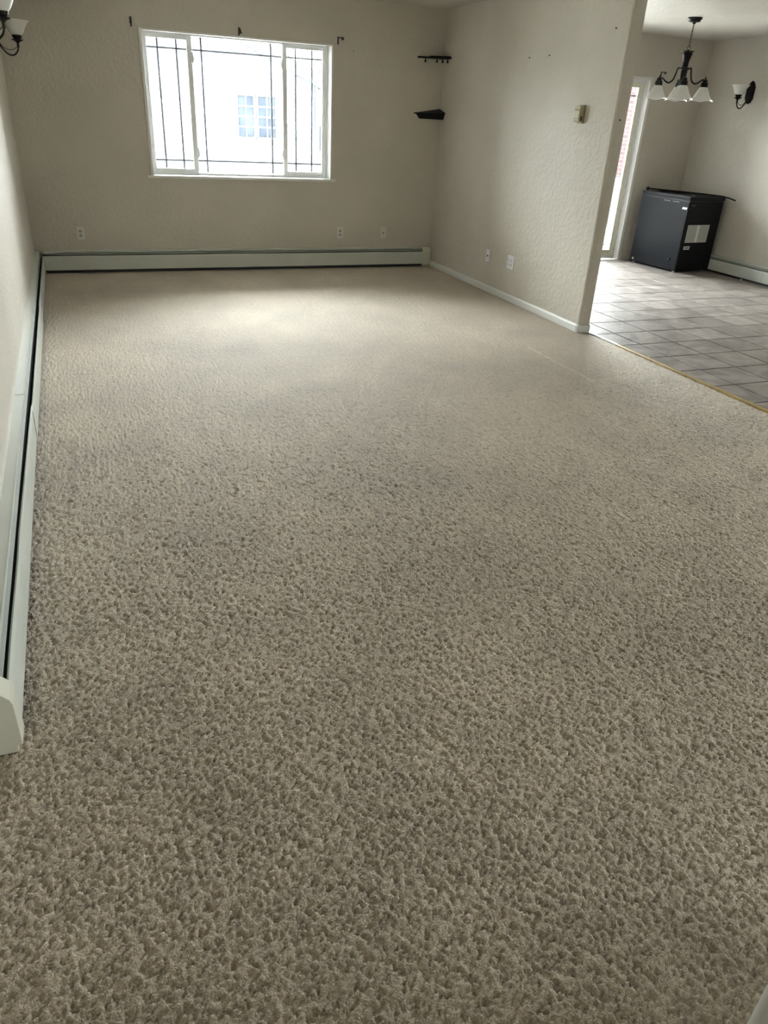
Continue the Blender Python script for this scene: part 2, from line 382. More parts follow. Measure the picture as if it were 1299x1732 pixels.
fade = np.clip(1.15-(Y-1.2)/7.0, 0.45, 1)
Z = pile(X, Y)*fade
ny = len(ys)
idx = np.arange(ny*nx).reshape(ny, nx)
q = np.stack([idx[:-1, :-1], idx[:-1, 1:], idx[1:, 1:], idx[1:, :-1]], -1).reshape(-1, 4)
cx = 0.25*(X[:-1, :-1]+X[1:, 1:]+X[1:, :-1]+X[:-1, 1:]); cy = 0.25*(Y[:-1, :-1]+Y[1:, 1:]+Y[1:, :-1]+Y[:-1, 1:])
keep = ~(((cx > XR+0.004) & (cy > YE+0.002)) | ((cx > 0.899) & (cx < 1.904) & (cy > -0.254) & (cy < 0.414))).reshape(-1)
q = q[keep]
me = bpy.data.meshes.new('carpet')
me.vertices.add(ny*nx); me.vertices.foreach_set('co', np.stack([X, Y, Z], -1).astype(np.float32).ravel())
me.loops.add(len(q)*4); me.loops.foreach_set('vertex_index', q.astype(np.int32).ravel())
me.polygons.add(len(q)); me.polygons.foreach_set('loop_start', np.arange(0, len(q)*4, 4, dtype=np.int32)); me.polygons.foreach_set('loop_total', np.full(len(q), 4, dtype=np.int32))
me.update(calc_edges=True); me.polygons.foreach_set('use_smooth', np.ones(len(q), bool)); me.materials.append(M_carpet)
carpet = bpy.data.objects.new('carpet', me); C.objects.link(carpet)
tag(carpet, 'worn beige frieze carpet covering the whole living room floor', 'carpet'); carpet['kind'] = 'stuff'

# ------------------------------------------------------------------ tiled dining floor
floor_d = empty('floor_dining', (XR+TH, YR, 0)); floor_d['kind'] = 'structure'
def at_floor(o):  # keep children in world coordinates
    o.location = (-(XR+TH), -YR, 0); return o
GX, GY, PT = 4.04, 3.93, 0.332
PTY = 0.3328
def tile_mesh(x0, x1, y0, y1):
    bm = B(); g = 0.0042; b_ = 0.003
    x0 += g; x1 -= g; y0 += g; y1 -= g
    lo = [bm.verts.new((x, y, -0.012)) for x, y in ((x0, y0), (x1, y0), (x1, y1), (x0, y1))]
    mi = [bm.verts.new((x, y, -0.002)) for x, y in ((x0, y0), (x1, y0), (x1, y1), (x0, y1))]
    hi = [bm.verts.new((x, y, 0.0)) for x, y in ((x0+b_, y0+b_), (x1-b_, y0+b_), (x1-b_, y1-b_), (x0+b_, y1-b_))]
    for A, D in ((lo, mi), (mi, hi)):
        for i in range(4): bm.faces.new((A[i], A[(i+1) % 4], D[(i+1) % 4], D[i]))
    bm.faces.new(hi)
    return bm
full = None
XT0, XT1 = XR+TH+0.015, XD-0.001
i0 = math.floor((XT0-GX)/PT); i1 = math.ceil((XT1-GX)/PT)
j0 = math.floor((2.6-GY)/PTY); j1 = math.ceil((YD-GY)/PTY)
for i in range(i0, i1):
    for j in range(j0, j1):
        x0, x1 = GX+i*PT, GX+(i+1)*PT; y0, y1 = GY+j*PTY, GY+(j+1)*PTY
        if x0 >= XT0 and x1 <= XT1 and y1 <= YD:
            if full is None:
                o = obj('tile', tile_mesh(0, PT, 0, PTY), M_tile, floor_d); full = o.data
            else:
                o = bpy.data.objects.new('tile', full); C.objects.link(o); o.parent = floor_d
            o.location = (x0-(XR+TH), y0-YR, random.uniform(-0.0008, 0.0008))
        else:
            a0, a1, b0, b1 = max(x0, XT0), min(x1, XT1), max(y0, 2.6), min(y1, YD-0.001)
            if a1-a0 < 0.02 or b1-b0 < 0.02: continue
            o = obj('tile', tile_mesh(a0-x0, a1-x0, b0-y0, b1-y0), M_tile, floor_d)
            o.location = (x0-(XR+TH), y0-YR, 0)
# tiles nearer than the frame shows: one joined part
bm = B(); ylo = GY+j0*PTY
for i in range(i0, i1):
    for j in range(j0-15, j0):
        x0, x1 = max(GX+i*PT, XT0)+0.0035, min(GX+(i+1)*PT, XT1)-0.0035
        y0, y1 = GY+j*PTY+0.0035, GY+(j+1)*PTY-0.0035
        if x1-x0 < 0.02 or y0 < YR: continue
        box(bm, x0, x1, y0, y1, -0.012, 0)
o = at_floor(obj('tile_field', bm, M_tile, floor_d)); o['kind'] = 'stuff'
bm = B(); box(bm, XR+TH, XD, YR, YD, -0.035, -0.005); at_floor(obj('grout_bed', bm, M_grout, floor_d))
# threshold strip between carpet and tiles
thr = empty('threshold_strip', (XR+TH, YR, 0)); tag(thr, 'thin worn golden strip along the edge between carpet and tiles', 'threshold')
bm = B(); prism(bm, [(3.818, -0.02), (3.822, 0.004), (3.834, 0.007), (3.850, 0.006), (3.866, 0.0), (3.866, -0.02)], 'y', YR+0.01, 4.62)
o = at_floor(obj('wood_strip', bm, M_thr, thr))
bm = B(); prism(bm, [(3.828, -0.02), (3.830, 0.005), (3.845, 0.007), (3.858, 0.002), (3.858, -0.02)], 'y', 4.62, 5.0)
o = at_floor(obj('bare_strip', bm, M_thw, thr)); o['label'] = 'bright bare end of the strip beside the wall end'

# ------------------------------------------------------------------ baseboards
def base_profile(h=0.062, t=0.012):
    return [(0, 0), (0, h), (t*0.35, h), (t*0.75, h-0.006), (t, h-0.014), (t, 0)]
bm = B(); prism(bm, [(XR-u, z) for u, z in base_profile()], 'y', YE+0.03, YB); struct(obj('baseboard_right', bm, M_trim, smooth=False))
# wraps the rounded end
def sweep(bm, path, prof):
    rings = []
    for i, (px, py) in enumerate(path):
        a = Vector(path[max(i-1, 0)]); b_ = Vector(path[min(i+1, len(path)-1)]); t = (b_-a).normalized(); n = Vector((t.y, -t.x))
        rings.append([bm.verts.new((px+n.x*u, py+n.y*u, z)) for u, z in prof])
    for A, D in zip(rings, rings[1:]):
        for k in range(len(prof)): bm.faces.new((A[k], A[(k+1) % len(prof)], D[(k+1) % len(prof)], D[k]))
    bm.faces.new(rings[0]); bm.faces.new(rings[-1][::-1])
r = 0.022; path = [(XR, YE+0.028)]
for k in range(7): a = PI+(PI/2)*k/6; path.append((XR+r+r*math.cos(a), YE+r+r*math.sin(a)))
for k in range(7): a = 1.5*PI+(PI/2)*k/6; path.append((XR+TH-r+r*math.cos(a), YE+r+r*math.sin(a)))
path.append((XR+TH, YE+0.10))
prof_in = [(-u, z) for u, z in base_profile(0.060, 0.011)]
bm = B(); sweep(bm, path, prof_in); o = obj('baseboard_end', bm, M_trim)
# orientation check: the sweep must lie outside the wall
if min(v.co.y for v in o.data.vertices) > YE-0.005:
    bpy.data.objects.remove(o); bm = B(); sweep(bm, path, base_profile(0.060, 0.011)); o = obj('baseboard_end', bm, M_trim)
struct(o)
bm = B(); prism(bm, [(XR+TH+u, z) for u, z in base_profile()], 'y', YE+0.10, YD); struct(obj('baseboard_partition', bm, M_trim))
bm = B(); prism(bm, [(YD-u, z) for u, z in base_profile(0.075)], 'x', 6.50, XD); struct(obj('baseboard_dining', bm, M_wall))
bm = B(); prism(bm, [(YD-u, z) for u, z in base_profile(0.075)], 'x', XR+TH, D0-0.04); struct(obj('baseboard_dining_left', bm, M_trim))
bm = B(); box(bm, D1+0.003, D1+0.045, YD-0.018, YD, 0, 0.075); struct(obj('trim_1', bm, M_trim, bevel=0.004))

# ------------------------------------------------------------------ living room window
win = empty('window_1', ((W0+W1)/2, YB, WZ0)); win['kind'] = 'structure'
def into(o, root): o.location = -root.location; return o
def frame(bm, x0, x1, z0, z1, y0, y1, wl, wr=None, wt=None, wb=None):
    wr = wl if wr is None else wr; wt = wl if wt is None else wt; wb = wl if wb is None else wb
    box(bm, x0, x0+wl, y0, y1, z0, z1); box(bm, x1-wr, x1, y0, y1, z0, z1)
    box(bm, x0+wl, x1-wr, y0, y1, z1-wt, z1); box(bm, x0+wl, x1-wr, y0, y1, z0, z0+wb)
# white return edge (thin casing) on three sides, sill below
bm = B(); box(bm, W0-0.006, W0+0.020, YB-0.008, YB+0.02, WZ0, WZ1+0.006); box(bm, W1-0.020+0.012, W1+0.008, YB-0.008, YB+0.02, WZ0, WZ1+0.006); box(bm, W0+0.020, W1-0.008, YB-0.008, YB+0.02, WZ1-0.010, WZ1+0.006)
into(obj('window_casing', bm, M_trim, win, bevel=0.002), win)
bm = B(); box(bm, W1-0.004, W1+0.002, YB+0.02, YB+0.20, WZ0, WZ1); box(bm, W0-0.002, W0+0.004, YB+0.02, YB+0.20, WZ0, WZ1); box(bm, W0, W1, YB+0.02, YB+0.20, WZ1-0.004, WZ1+0.002)
into(obj('window_reveal', bm, M_trim, win), win)
bm = B(); box(bm, W0-0.040, W1+0.048, YB-0.024, YB, WZ0-0.022, WZ0+0.002); box(bm, W0, W1, YB, YB+0.20, WZ0-0.012, WZ0+0.002)
into(obj('window_sill', bm, M_trim, win, bevel=0.004), win)
bm = B(); frame(bm, W0, W1, WZ0, WZ1, YB+0.132, YB+0.25, 0.046, 0.022, 0.018, 0.022)
into(obj('window_frame', bm, M_vinyl, win, bevel=0.002), win)
KS, DY = 8.155/8.07, 0.085
def sash(x0, x1, z0, z1, y0, y1, gx0, gx1, gz0, gz1, vx, hz, name):
    x0, x1, gx0, gx1 = x0*KS, x1*KS, gx0*KS, gx1*KS; z0, z1, gz0, gz1 = [CAM_H+(q_-CAM_H)*KS for q_ in (z0, z1, gz0, gz1)]
    vx = [v_*KS for v_ in vx]; hz = [CAM_H+(v_-CAM_H)*KS for v_ in hz]; y0 += DY; y1 += DY
    bm = B(); frame(bm, x0, x1, z0, z1, y0, y1, gx0-x0, x1-gx1, z1-gz1, gz0-z0)
    s = into(obj(name, bm, M_vinyl, win, bevel=0.003), win)
    bm = B(); box(bm, gx0-0.004, gx1+0.004, (y0+y1)/2+0.004, (y0+y1)/2+0.008, gz0-0.004, gz1+0.004); obj('pane', bm, M_glass, s)
    ym = (y0+y1)/2
    for x in vx:
        bm = B(); box(bm, x-0.0085, x+0.0085, ym+0.010, ym+0.016, gz0, gz1); obj('grille_bar', bm, M_grille, s)
    for z in hz:
        bm = B(); box(bm, gx0, gx1, ym+0.0095, ym+0.0155, z-0.0075, z+0.0075); obj('grille_bar', bm, M_grille, s)
    return s
YG = YB+0.077
sl = sash(0.800, 1.222, 0.900, 2.034, YB+0.055, YB+0.085, 0.823, 1.177, 0.936, 2.000, (0.919, 1.087), (1.007, 1.928), 'sash')
sr = sash(2.070, 2.516, 0.900, 2.034, YB+0.055, YB+0.085, 2.112, 2.471, 0.936, 2.002, (2.205, 2.370), (1.008, 1.930), 'sash')
# fixed centre light, one step further out
k = 8.103/8.07
sash(1.205, 2.100, 0.893, 2.040, YB+0.086, YB+0.120, 1.222, 2.082, 0.905, 2.036, (1.310*k, 1.963*k), (1.006, 1.930), 'sash')
for (x, z, s_) in ((1.222, 1.862, 1), (1.222, 1.075, 1), (2.068, 1.862, -1), (2.068, 1.085, -1)):
    par = sl if s_ > 0 else sr; x *= KS; z = CAM_H+(z-CAM_H)*KS
    bm = B(); prism(bm, [(x-0.012*s_, z-0.045), (x+0.004*s_, z-0.04), (x+0.016*s_, z-0.005), (x+0.014*s_, z+0.012), (x+0.005*s_, z+0.045), (x-0.012*s_, z+0.05)], 'y', YB+0.125, YB+0.141)
    obj('latch', bm, M_vinyl, par, bevel=0.002)

# fill window added in the unseen half of the room
for nm, axis, a0, a1, z0, z1 in (('fill_window', 'x', KY0, KY1, KZ0, KZ1),):
    bm = B()
    if axis == 'y':
        frame(bm, a0, a1, z0, z1, YR-0.12, YR-0.06, 0.05); box(bm, (a0+a1)/2-0.025, (a0+a1)/2+0.025, YR-0.12, YR-0.06, z0+0.05, z1-0.05)
        fw_ = obj(nm, bm, M_vinyl); bm = B(); box(bm, a0+0.04, a1-0.04, YR-0.092, YR-0.088, z0+0.04, z1-0.04)
    else:
        for (p, q, r_, t_) in ((a0, a0+0.05, z0, z1), (a1-0.05, a1, z0, z1), (a0+0.05, a1-0.05, z1-0.05, z1), (a0+0.05, a1-0.05, z0, z0+0.05), ((a0+a1)/2-0.025, (a0+a1)/2+0.025, z0+0.05, z1-0.05)):
            box(bm, XD+0.06, XD+0.12, p, q, r_, t_)
        fw_ = obj(nm, bm, M_vinyl); bm = B(); box(bm, XD+0.088, XD+0.092, a0+0.04, a1-0.04, z0+0.04, z1-0.04)
    struct(fw_); obj('pane', bm, M_glass, fw_)

# ------------------------------------------------------------------ sliding patio door
dr = empty('door_1', ((D0+D1)/2, YD, 0)); dr['kind'] = 'structure'
bm = B(); box(bm, D1-0.004, D1+0.030, YD-0.010, YD+0.02, 0.0, DZ1+0.026); box(bm, D0-0.030, D0+0.004, YD-0.010, YD+0.02, 0, DZ1+0.026); box(bm, D0+0.004, D1-0.004, YD-0.010, YD+0.02, DZ1-0.004, DZ1+0.026)
into(obj('door_casing', bm, M_trim, dr, bevel=0.002), dr)
bm = B(); box(bm, D1-0.005, D1+0.002, YD+0.02, YD+0.09, 0, DZ1); box(bm, D0-0.002, D0+0.005, YD+0.02, YD+0.09, 0, DZ1); box(bm, D0, D1, YD+0.02, YD+0.09, DZ1-0.006, DZ1+0.002)
into(obj('door_reveal', bm, M_trim, dr), dr)
bm = B(); frame(bm, D0, D1, 0.0, DZ1, YD+0.075, YD+0.17, 0.03, 0.022, 0.03, 0.03)
into(obj('door_frame', bm, M_vinyl, dr, bevel=0.002), dr)
def leaf(x0, x1, y0, y1, m, wl, wr):
    bm = B(); frame(bm, x0, x1, 0.030, DZ1-0.030, y0, y1, wl, wr, 0.055, 0.075)
    s = into(obj('door_leaf', bm, m, dr, bevel=0.003), dr); ym = (y0+y1)/2
    bm = B(); box(bm, x0+wl-0.004, x1-wr+0.004, ym-0.002, ym+0.002, 0.10, DZ1-0.08); obj('pane', bm, M_glass, s)
    for x in (x0+wl+0.09, x1-wr-0.09):
        pass
    for x in (x0+wl+0.10, x1-wr-0.10):
        bm = B(); box(bm, x-0.0085, x+0.0085, ym+0.004, ym+0.010, 0.10, DZ1-0.08); obj('grille_bar', bm, M_grille, s)
    for z in (0.17, DZ1-0.17):
        bm = B(); box(bm, x0+wl, x1-wr, ym+0.0035, ym+0.0095, z-0.0075, z+0.0075); obj('grille_bar', bm, M_grille, s)
    return s
leaf(D0+0.03, 5.60, YD+0.125, YD+0.16, M_vinyl, 0.06, 0.05)
lf = leaf(5.55, D1-0.022, YD+0.085, YD+0.122, M_cream, 0.05, 0.058)

# ------------------------------------------------------------------ baseboard heaters
HPROF_TOP = [(0, 0.160), (0, 0.200), (0.039, 0.200), (0.040, 0.2015), (0.043, 0.2015), (0.044, 0.199), (0.044, 0.186), (0.042, 0.186), (0.042, 0.197), (0.036, 0.197), (0.003, 0.197), (0.003, 0.160)]
DAMPER = [(0.034, 0.176), (0.050, 0.167), (0.051, 0.163), (0.049, 0.164), (0.034, 0.172)]
def panel_prof(off=0.0):
    return [(0.0735, 0.028), (0.0750, 0.028), (0.0765-off*0.5, 0.140), (0.0765-off, 0.153), (0.0730-off, 0.159), (0.0685-off, 0.158), (0.0660-off, 0.153), (0.0675-off, 0.153), (0.0700-off, 0.156), (0.0730-off, 0.155), (0.0750-off*0.5, 0.140)]
def loft(bm, rings):
    R = [[bm.verts.new(p) for p in r_] for r_ in rings]
    for A, D in zip(R, R[1:]):
        for k_ in range(len(A)): bm.faces.new((A[k_], A[(k_+1) % len(A)], D[(k_+1) % len(A)], D[k_]))
    bm.faces.new(R[0]); bm.faces.new(R[-1][::-1])
def heater(name, loc, mapf, length, label, panels, tops, caps, offf=lambda s: 0.0, s0=0.0):
    """mapf(s,u,z) local mapping: s along, u out from the wall"""
    root = empty(name, loc); tag(root, label, 'heater')
    def ring(prof, s): return [mapf(s, u, z) for u, z in prof]
    bm = B(); loft(bm, [ring([(0, 0.002), (0, 0.165), (0.003, 0.165), (0.003, 0.002)], s) for s in (s0, length)]); obj('back_plate', bm, M_fin_gap, root)  # plate coloured dark to stand in for shade under the hood
    bm = B(); loft(bm, [ring([(0.008, 0.03), (0.008, 0.14), (0.054, 0.14), (0.054, 0.03)], s) for s in (s0+0.02, length-0.02)])
    e = obj('fin_core', bm, M_fin_gap, root); e['label'] = 'dark heating fins inside'
    bm = B(); loft(bm, [ring([(0.004, 0.001), (0.004, 0.022), (0.062, 0.022), (0.066, 0.001)], s) for s in (s0+0.01, length-0.01)]); obj('bottom_shade_strip', bm, M_fin_gap, root)  # dark strip added as painted shade in the gap below the panel
    bm = B(); loft(bm, [ring(DAMPER, s) for s in (s0+0.01, length-0.01)]); obj('damper', bm, M_damper, root)
    for (a, b_, dz) in tops:
        bm = B(); loft(bm, [ring([(u*(1+dz*8), z+dz) for u, z in HPROF_TOP], s) for s in (a, b_)]); obj('hood', bm, M_heater, root)
    for (a, b_, du) in panels:
        n = max(2, int((b_-a)/0.12)); ss = [a+(b_-a)*i/n for i in range(n+1)]
        bm = B(); loft(bm, [ring([(u+du, z) for u, z in panel_prof(offf(s))], s) for s in ss]); obj('front_panel', bm, M_heater, root, smooth=True)
    for (a, b_, du) in caps:
        P = [(0, 0.0), (0, 0.203), (0.042, 0.203), (0.058, 0.190), (0.074+du, 0.172), (0.079+du, 0.156), (0.079+du, 0.022), (0.068+du, 0.020), (0.066+du, 0.0)]
        bm = B(); loft(bm, [ring(P, s) for s in (a, b_)]); obj('end_cap', bm, M_heater2, root, bevel=0.002)
    return root
# back wall: s runs along +x from XL
xb0 = XL+0.075
heater('baseboard_heater', (xb0, YB, 0), lambda s, u, z: (s, -u, z), 3.722-xb0, 'long grey-green baseboard heater along the back wall under the window',
       panels=[(0.003, 1.894-xb0, 0.0), (1.894-xb0-0.001, 3.640-xb0, 0.0025)], tops=[(0.003, 1.894-xb0, 0), (1.896-xb0, 3.64-xb0, 0)],
       caps=[(3.625-xb0, 3.722-xb0, 0.0)], s0=0.0)
bh = [o for o in C.objects if o.name == 'baseboard_heater'][0]
bm = B(); prism(bm, [(-0.035, 0), (0.10, 0), (0.10, -0.045), (0.012, -0.062), (-0.001, -0.048), (-0.035, -0.014)], 'z', 0.178, 0.2055)
o = obj('corner_cover', bm, M_heater2, bh, bevel=0.002)
# left wall: s runs along +y
yl0 = 1.605
def offl(s):
    y = s+yl0
    if y > 3.88: return 0.0
    if y > 2.6: return 0.009*(3.88-y)/1.28
    return 0.009-0.001*math.sin(y*9)
heater('baseboard_heater.001', (XL, yl0, 0), lambda s, u, z: (u, s, z), YB-yl0-0.002, 'long dented baseboard heater running along the left wall toward the camera',
       panels=[(0.05, 3.80-yl0, 0.0), (3.70-yl0, 5.90-yl0, 0.003), (5.88-yl0, YB-0.075-yl0, 0.0)],
       tops=[(0.04, 3.84-yl0, 0), (3.84-yl0, 5.85-yl0, 0.0016), (5.852-yl0, YB-0.03-yl0, 0)],
       caps=[(0.0, 0.075, 0.0)], offf=offl)
# dining room right wall
heater('baseboard_heater.002', (XD, 4.2, 0), lambda s, u, z: (-u, s, z*0.93), YD-4.2-0.002, 'baseboard heater on the dining room wall beside the black freezer',
       panels=[(0.05, 6.43-4.2, 0.0), (6.432-4.2, YD-4.2-0.01, 0.0015)], tops=[(0.05, YD-4.2-0.01, 0)], caps=[(0, 0.08, 0)])
# small scrap of foam at its foot
bm = B(); ball(bm, (0, 0, 0), 0.012, 8)
for v in bm.verts: v.co *= random.uniform(0.8, 1.2); v.co.z *= 0.7
o = obj('paper_scrap', bm, M_white); o.location = (7.145, 6.69, 0.0085); tag(o, 'tiny white scrap on the tiles against the dining room heater', 'scrap')

# ------------------------------------------------------------------ outlets and wall plates
def wall_plate(name, kind, loc, rz, label, mplate, wd=0.07, ht=0.115):
    """local: plate in xz plane, facing -y"""
    root = empty(name, loc, rz); tag(root, label, 'outlet' if kind != 'jack' else 'wall plate')
    bm = B(); box(bm, -wd/2, wd/2, -0.006, 0, -ht/2, ht/2); obj('cover_plate', bm, mplate, root, bevel=0.002)
    if kind in ('duplex', 'quad'):
        for cx_ in ((0,) if kind == 'duplex' else (-0.023, 0.023)):
            for cz in (-0.0195, 0.0195):
                bm = B(); prism(bm, [(cx_+0.0165*math.cos(a)*1.0, cz+0.0145*math.sin(a)) for a in [2*PI*k_/16 for k_ in range(16)]], 'y', -0.0075, -0.004)
                s = obj('socket', bm, M_socket if mplate is not M_plate else M_plate2, root)
                for dx in (-0.006, 0.006):
                    bm = B(); box(bm, cx_+dx-0.0012, cx_+dx+0.0012, -0.0082, -0.007, cz-0.004, cz+0.005); obj('slot', bm, M_slot, s)
                bm = B(); prism(bm, [(cx_+0.0025*math.cos(a), cz-0.0095+0.0025*math.sin(a)) for a in [2*PI*k_/8 for k_ in range(8)]], 'y', -0.0082, -0.007); obj('slot', bm, M_slot, s)
            bm = B(); prism(bm, [(cx_+0.003*math.cos(a), 0.003*math.sin(a)) for a in [2*PI*k_/8 for k_ in range(8)]], 'y', -0.0072, -0.0055); obj('screw', bm, M_brass, root)
    else:
        bm = B(); prism(bm, [(0.009*math.cos(a), 0.009*math.sin(a)) for a in [2*PI*k_/12 for k_ in range(12)]], 'y', -0.010, -0.005); obj('jack', bm, M_slot, root)
        bm = B(); prism(bm, [(0.004*math.cos(a), 0.004*math.sin(a)) for a in [2*PI*k_/8 for k_ in range(8)]], 'y', -0.018, -0.009); obj('connector', bm, M_brass, root)
        for z in (-0.042, 0.042):
            bm = B(); prism(bm, [(0.003*math.cos(a), z+0.003*math.sin(a)) for a in [2*PI*k_/8 for k_ in range(8)]], 'y', -0.0075, -0.0055); obj('screw', bm, M_brass, root)
    return root
wall_plate('wall_outlet', 'duplex', (0.056, YB, 0.353), 0, 'dim white outlet on the back wall near the left corner', M_plate2)
wall_plate('wall_outlet.001', 'duplex', (2.664, YB, 0.350), 0, 'white outlet on the back wall right of the window, above the heater', M_plate2)
wall_plate('cable_plate', 'jack', (3.164, YB, 0.349), 0, 'white cable plate on the back wall nearest the right corner', M_plate2)
wall_plate('cable_plate.001', 'jack', (XR, 6.625, 0.331), -PI/2, 'narrow white cable plate with dark jack on the right wall above the baseboard', M_plate)
wall_plate('wall_outlet.002', 'quad', (XR, 6.19, 0.344), -PI/2, 'wide white four-socket outlet on the right wall', M_plate, wd=0.115)

# thermostat on the right wall
t = empty('thermostat', (XR, 5.425, 1.570), -PI/2); tag(t, 'yellowed beige thermostat box high on the right wall', 'thermostat')
bm = B(); box(bm, -0.040, 0.040, -0.012, 0, -0.062, 0.062); obj('back_plate', bm, M_beige2, t, bevel=0.002)
bm = B(); prism(bm, [(-0.012, -0.058), (-0.046, -0.050), (-0.050, -0.03), (-0.046, 0.052), (-0.012, 0.058)], 'x', -0.036, 0.036); obj('cover', bm, M_beige, t, bevel=0.004)
bm = B(); box(bm, -0.028, 0.028, -0.0505, -0.047, -0.034, -0.028); obj('scale_slot', bm, M_beige2, t)
bm = B(); box(bm, 0.034, 0.040, -0.034, -0.022, -0.045, -0.015); obj('slider', bm, M_slot, t)
bm = B(); box(bm, -0.026, 0.026, -0.050, -0.046, 0.020, 0.036); obj('dial_window', bm, M_beige2, t)

# ------------------------------------------------------------------ corner shelves
s1 = empty('corner_shelf', (XR, YB, 2.012)); tag(s1, 'upper black corner shelf with hooks hanging beneath it', 'shelf')
bm = B(); prism(bm, [(0, 0), (-0.288, 0), (-0.288, -0.02), (-0.02, -0.190), (0, -0.190)], 'z', 0.0, 0.014); obj('shelf_board', bm, M_black, s1, bevel=0.002)
bm = B(); prism(bm, [(0, 0), (-0.16, 0), (-0.16, -0.07), (-0.02, -0.175), (0, -0.175)], 'z', 0.0142, 0.024); obj('upper_board', bm, M_black, s1, bevel=0.002)
for hx, hy in ((-0.222, -0.050), (-0.118, -0.104), (-0.070, -0.135), (-0.028, -0.160)):
    bm = B(); solid_lathe(bm, [(0.006, 0.001), (0.005, -0.012), (0.009, -0.020), (0.010, -0.030), (0.006, -0.036)], 10, (hx, hy, 0)); obj('hook', bm, M_black, s1, smooth=True)
s2 = empty('corner_shelf.001', (XR, YB, 1.572)); tag(s2, 'lower black corner shelf with a deep slanted front, sagging forward', 'shelf')
def tri(w1, w2, z):  # sloping with distance from the corner
    return [(0, 0, z), (-w1, 0, z-0.045), (-w1+0.012, -0.02, z-0.046), (-0.012, -w2, z-0.036), (0, -w2, z-0.034)]
def hull(bm, A, D):
    a = [bm.verts.new(p) for p in A]; d = [bm.verts.new(p) for p in D]
    bm.faces.new(a[::-1]); bm.faces.new(d)
    for i in range(len(a)): bm.faces.new((a[i], a[(i+1) % len(a)], d[(i+1) % len(a)], d[i]))
bm = B(); hull(bm, tri(0.292, 0.142, -0.010), tri(0.292, 0.142, 0.0)); obj('shelf_board', bm, M_black, s2)
bm = B(); hull(bm, [(0, 0, -0.095), (-0.228, 0, -0.098), (-0.218, -0.02, -0.098), (-0.010, -0.105, -0.098), (0, -0.105, -0.098)], [(0, 0, -0.011), (-0.268, 0, -0.055), (-0.258, -0.02, -0.055), (-0.012, -0.132, -0.046), (0, -0.132, -0.044)]); obj('apron', bm, M_black, s2)

# ------------------------------------------------------------------ curtain rod brackets and nails
def bracket(name, loc, label, kind):
    b_ = empty(name, loc); tag(b_, label, 'bracket', None)
    if kind == 'tab':
        bm = B(); box(bm, -0.010, 0.010, -0.004, 0, -0.012, 0.038); obj('plate', bm, M_dmetal, b_, bevel=0.001)
        bm = B(); tube(bm, [(0, -0.003, 0.01), (0, -0.018, 0.006), (0.001, -0.020, -0.012), (0, -0.008, -0.034)], 0.006, 8); obj('hook', bm, M_dmetal, b_, smooth=True)
    elif kind == 'cup':
        bm = B(); prism(bm, [(-0.016, -0.030), (0.016, -0.008), (-0.002, 0.036), (-0.016, 0.036)], 'y', -0.022, 0); obj('plate', bm, M_dmetal, b_, bevel=0.001)
        bm = B(); box(bm, -0.006, 0.016, -0.026, -0.010, -0.026, -0.012); o = obj('cradle', bm, M_smetal, b_, bevel=0.001); o['label'] = 'shiny cradle'
    else:
        bm = B(); box(bm, -0.026, -0.012, -0.006, 0, -0.034, 0.030); obj('plate', bm, M_dmetal, b_, bevel=0.001)
        bm = B(); tube(bm, [(-0.018, -0.004, 0.022), (0.0, -0.022, 0.024), (0.016, -0.026, 0.022)], 0.004, 8); obj('arm', bm, M_dmetal, b_, smooth=True)
        bm = B(); lathe(bm, [(0.0001, -0.014), (0.011, -0.010), (0.013, 0), (0.011, 0.010), (0.0001, 0.014)], 10, (0.020, -0.026, 0.016)); obj('knob', bm, M_dmetal, b_, smooth=True)
bracket('curtain_bracket', (0.703, YB, 2.097), 'small dark curtain bracket above the upper left corner of the window', 'tab')
bracket('curtain_bracket.001', (1.660, YB, 2.092), 'small curtain bracket with shiny cradle above the middle of the window', 'cup')
bracket('curtain_bracket.002', (2.625, YB, 2.098), 'small dark curtain bracket above the upper right corner of the window', 'arm')
bracket('curtain_bracket.003', (6.605, YD, 2.060), 'small black curtain bracket above the sliding door, behind the chandelier', 'arm')
def nail(i, loc, dirn, label, r_=0.006):
    bm = B(); d = Vector(dirn); p = Vector(loc); tube(bm, [p-d*0.006, p+d*0.008, p+d*0.0082, p+d*0.012], [r_*0.4, r_*0.4, r_, r_*0.9], 8)
    tag(obj('nail' if i == 0 else 'nail.%03d' % i, bm, M_dmetal), label, 'nail')
nail(0, (2.766, YB, 2.020), (0, -1, 0), 'tiny nail in the back wall right of the window', 0.005)
nail(1, (XR, 6.29, 1.970), (-1, 0, 0), 'tiny nail in the right wall, the one nearer the corner shelves', 0.005)
nail(2, (XR, 5.984, 1.975), (-1, 0, 0), 'tiny nail in the right wall, about halfway along it', 0.006)
nail(3, (XR, 5.163, 2.107), (-1, 0, 0), 'tiny nail high on the right wall near its free end', 0.006)
nail(4, (3.752+0.025, YE, 1.542), (0, -1, 0), 'dark nail in the narrow end face of the right wall', 0.007)

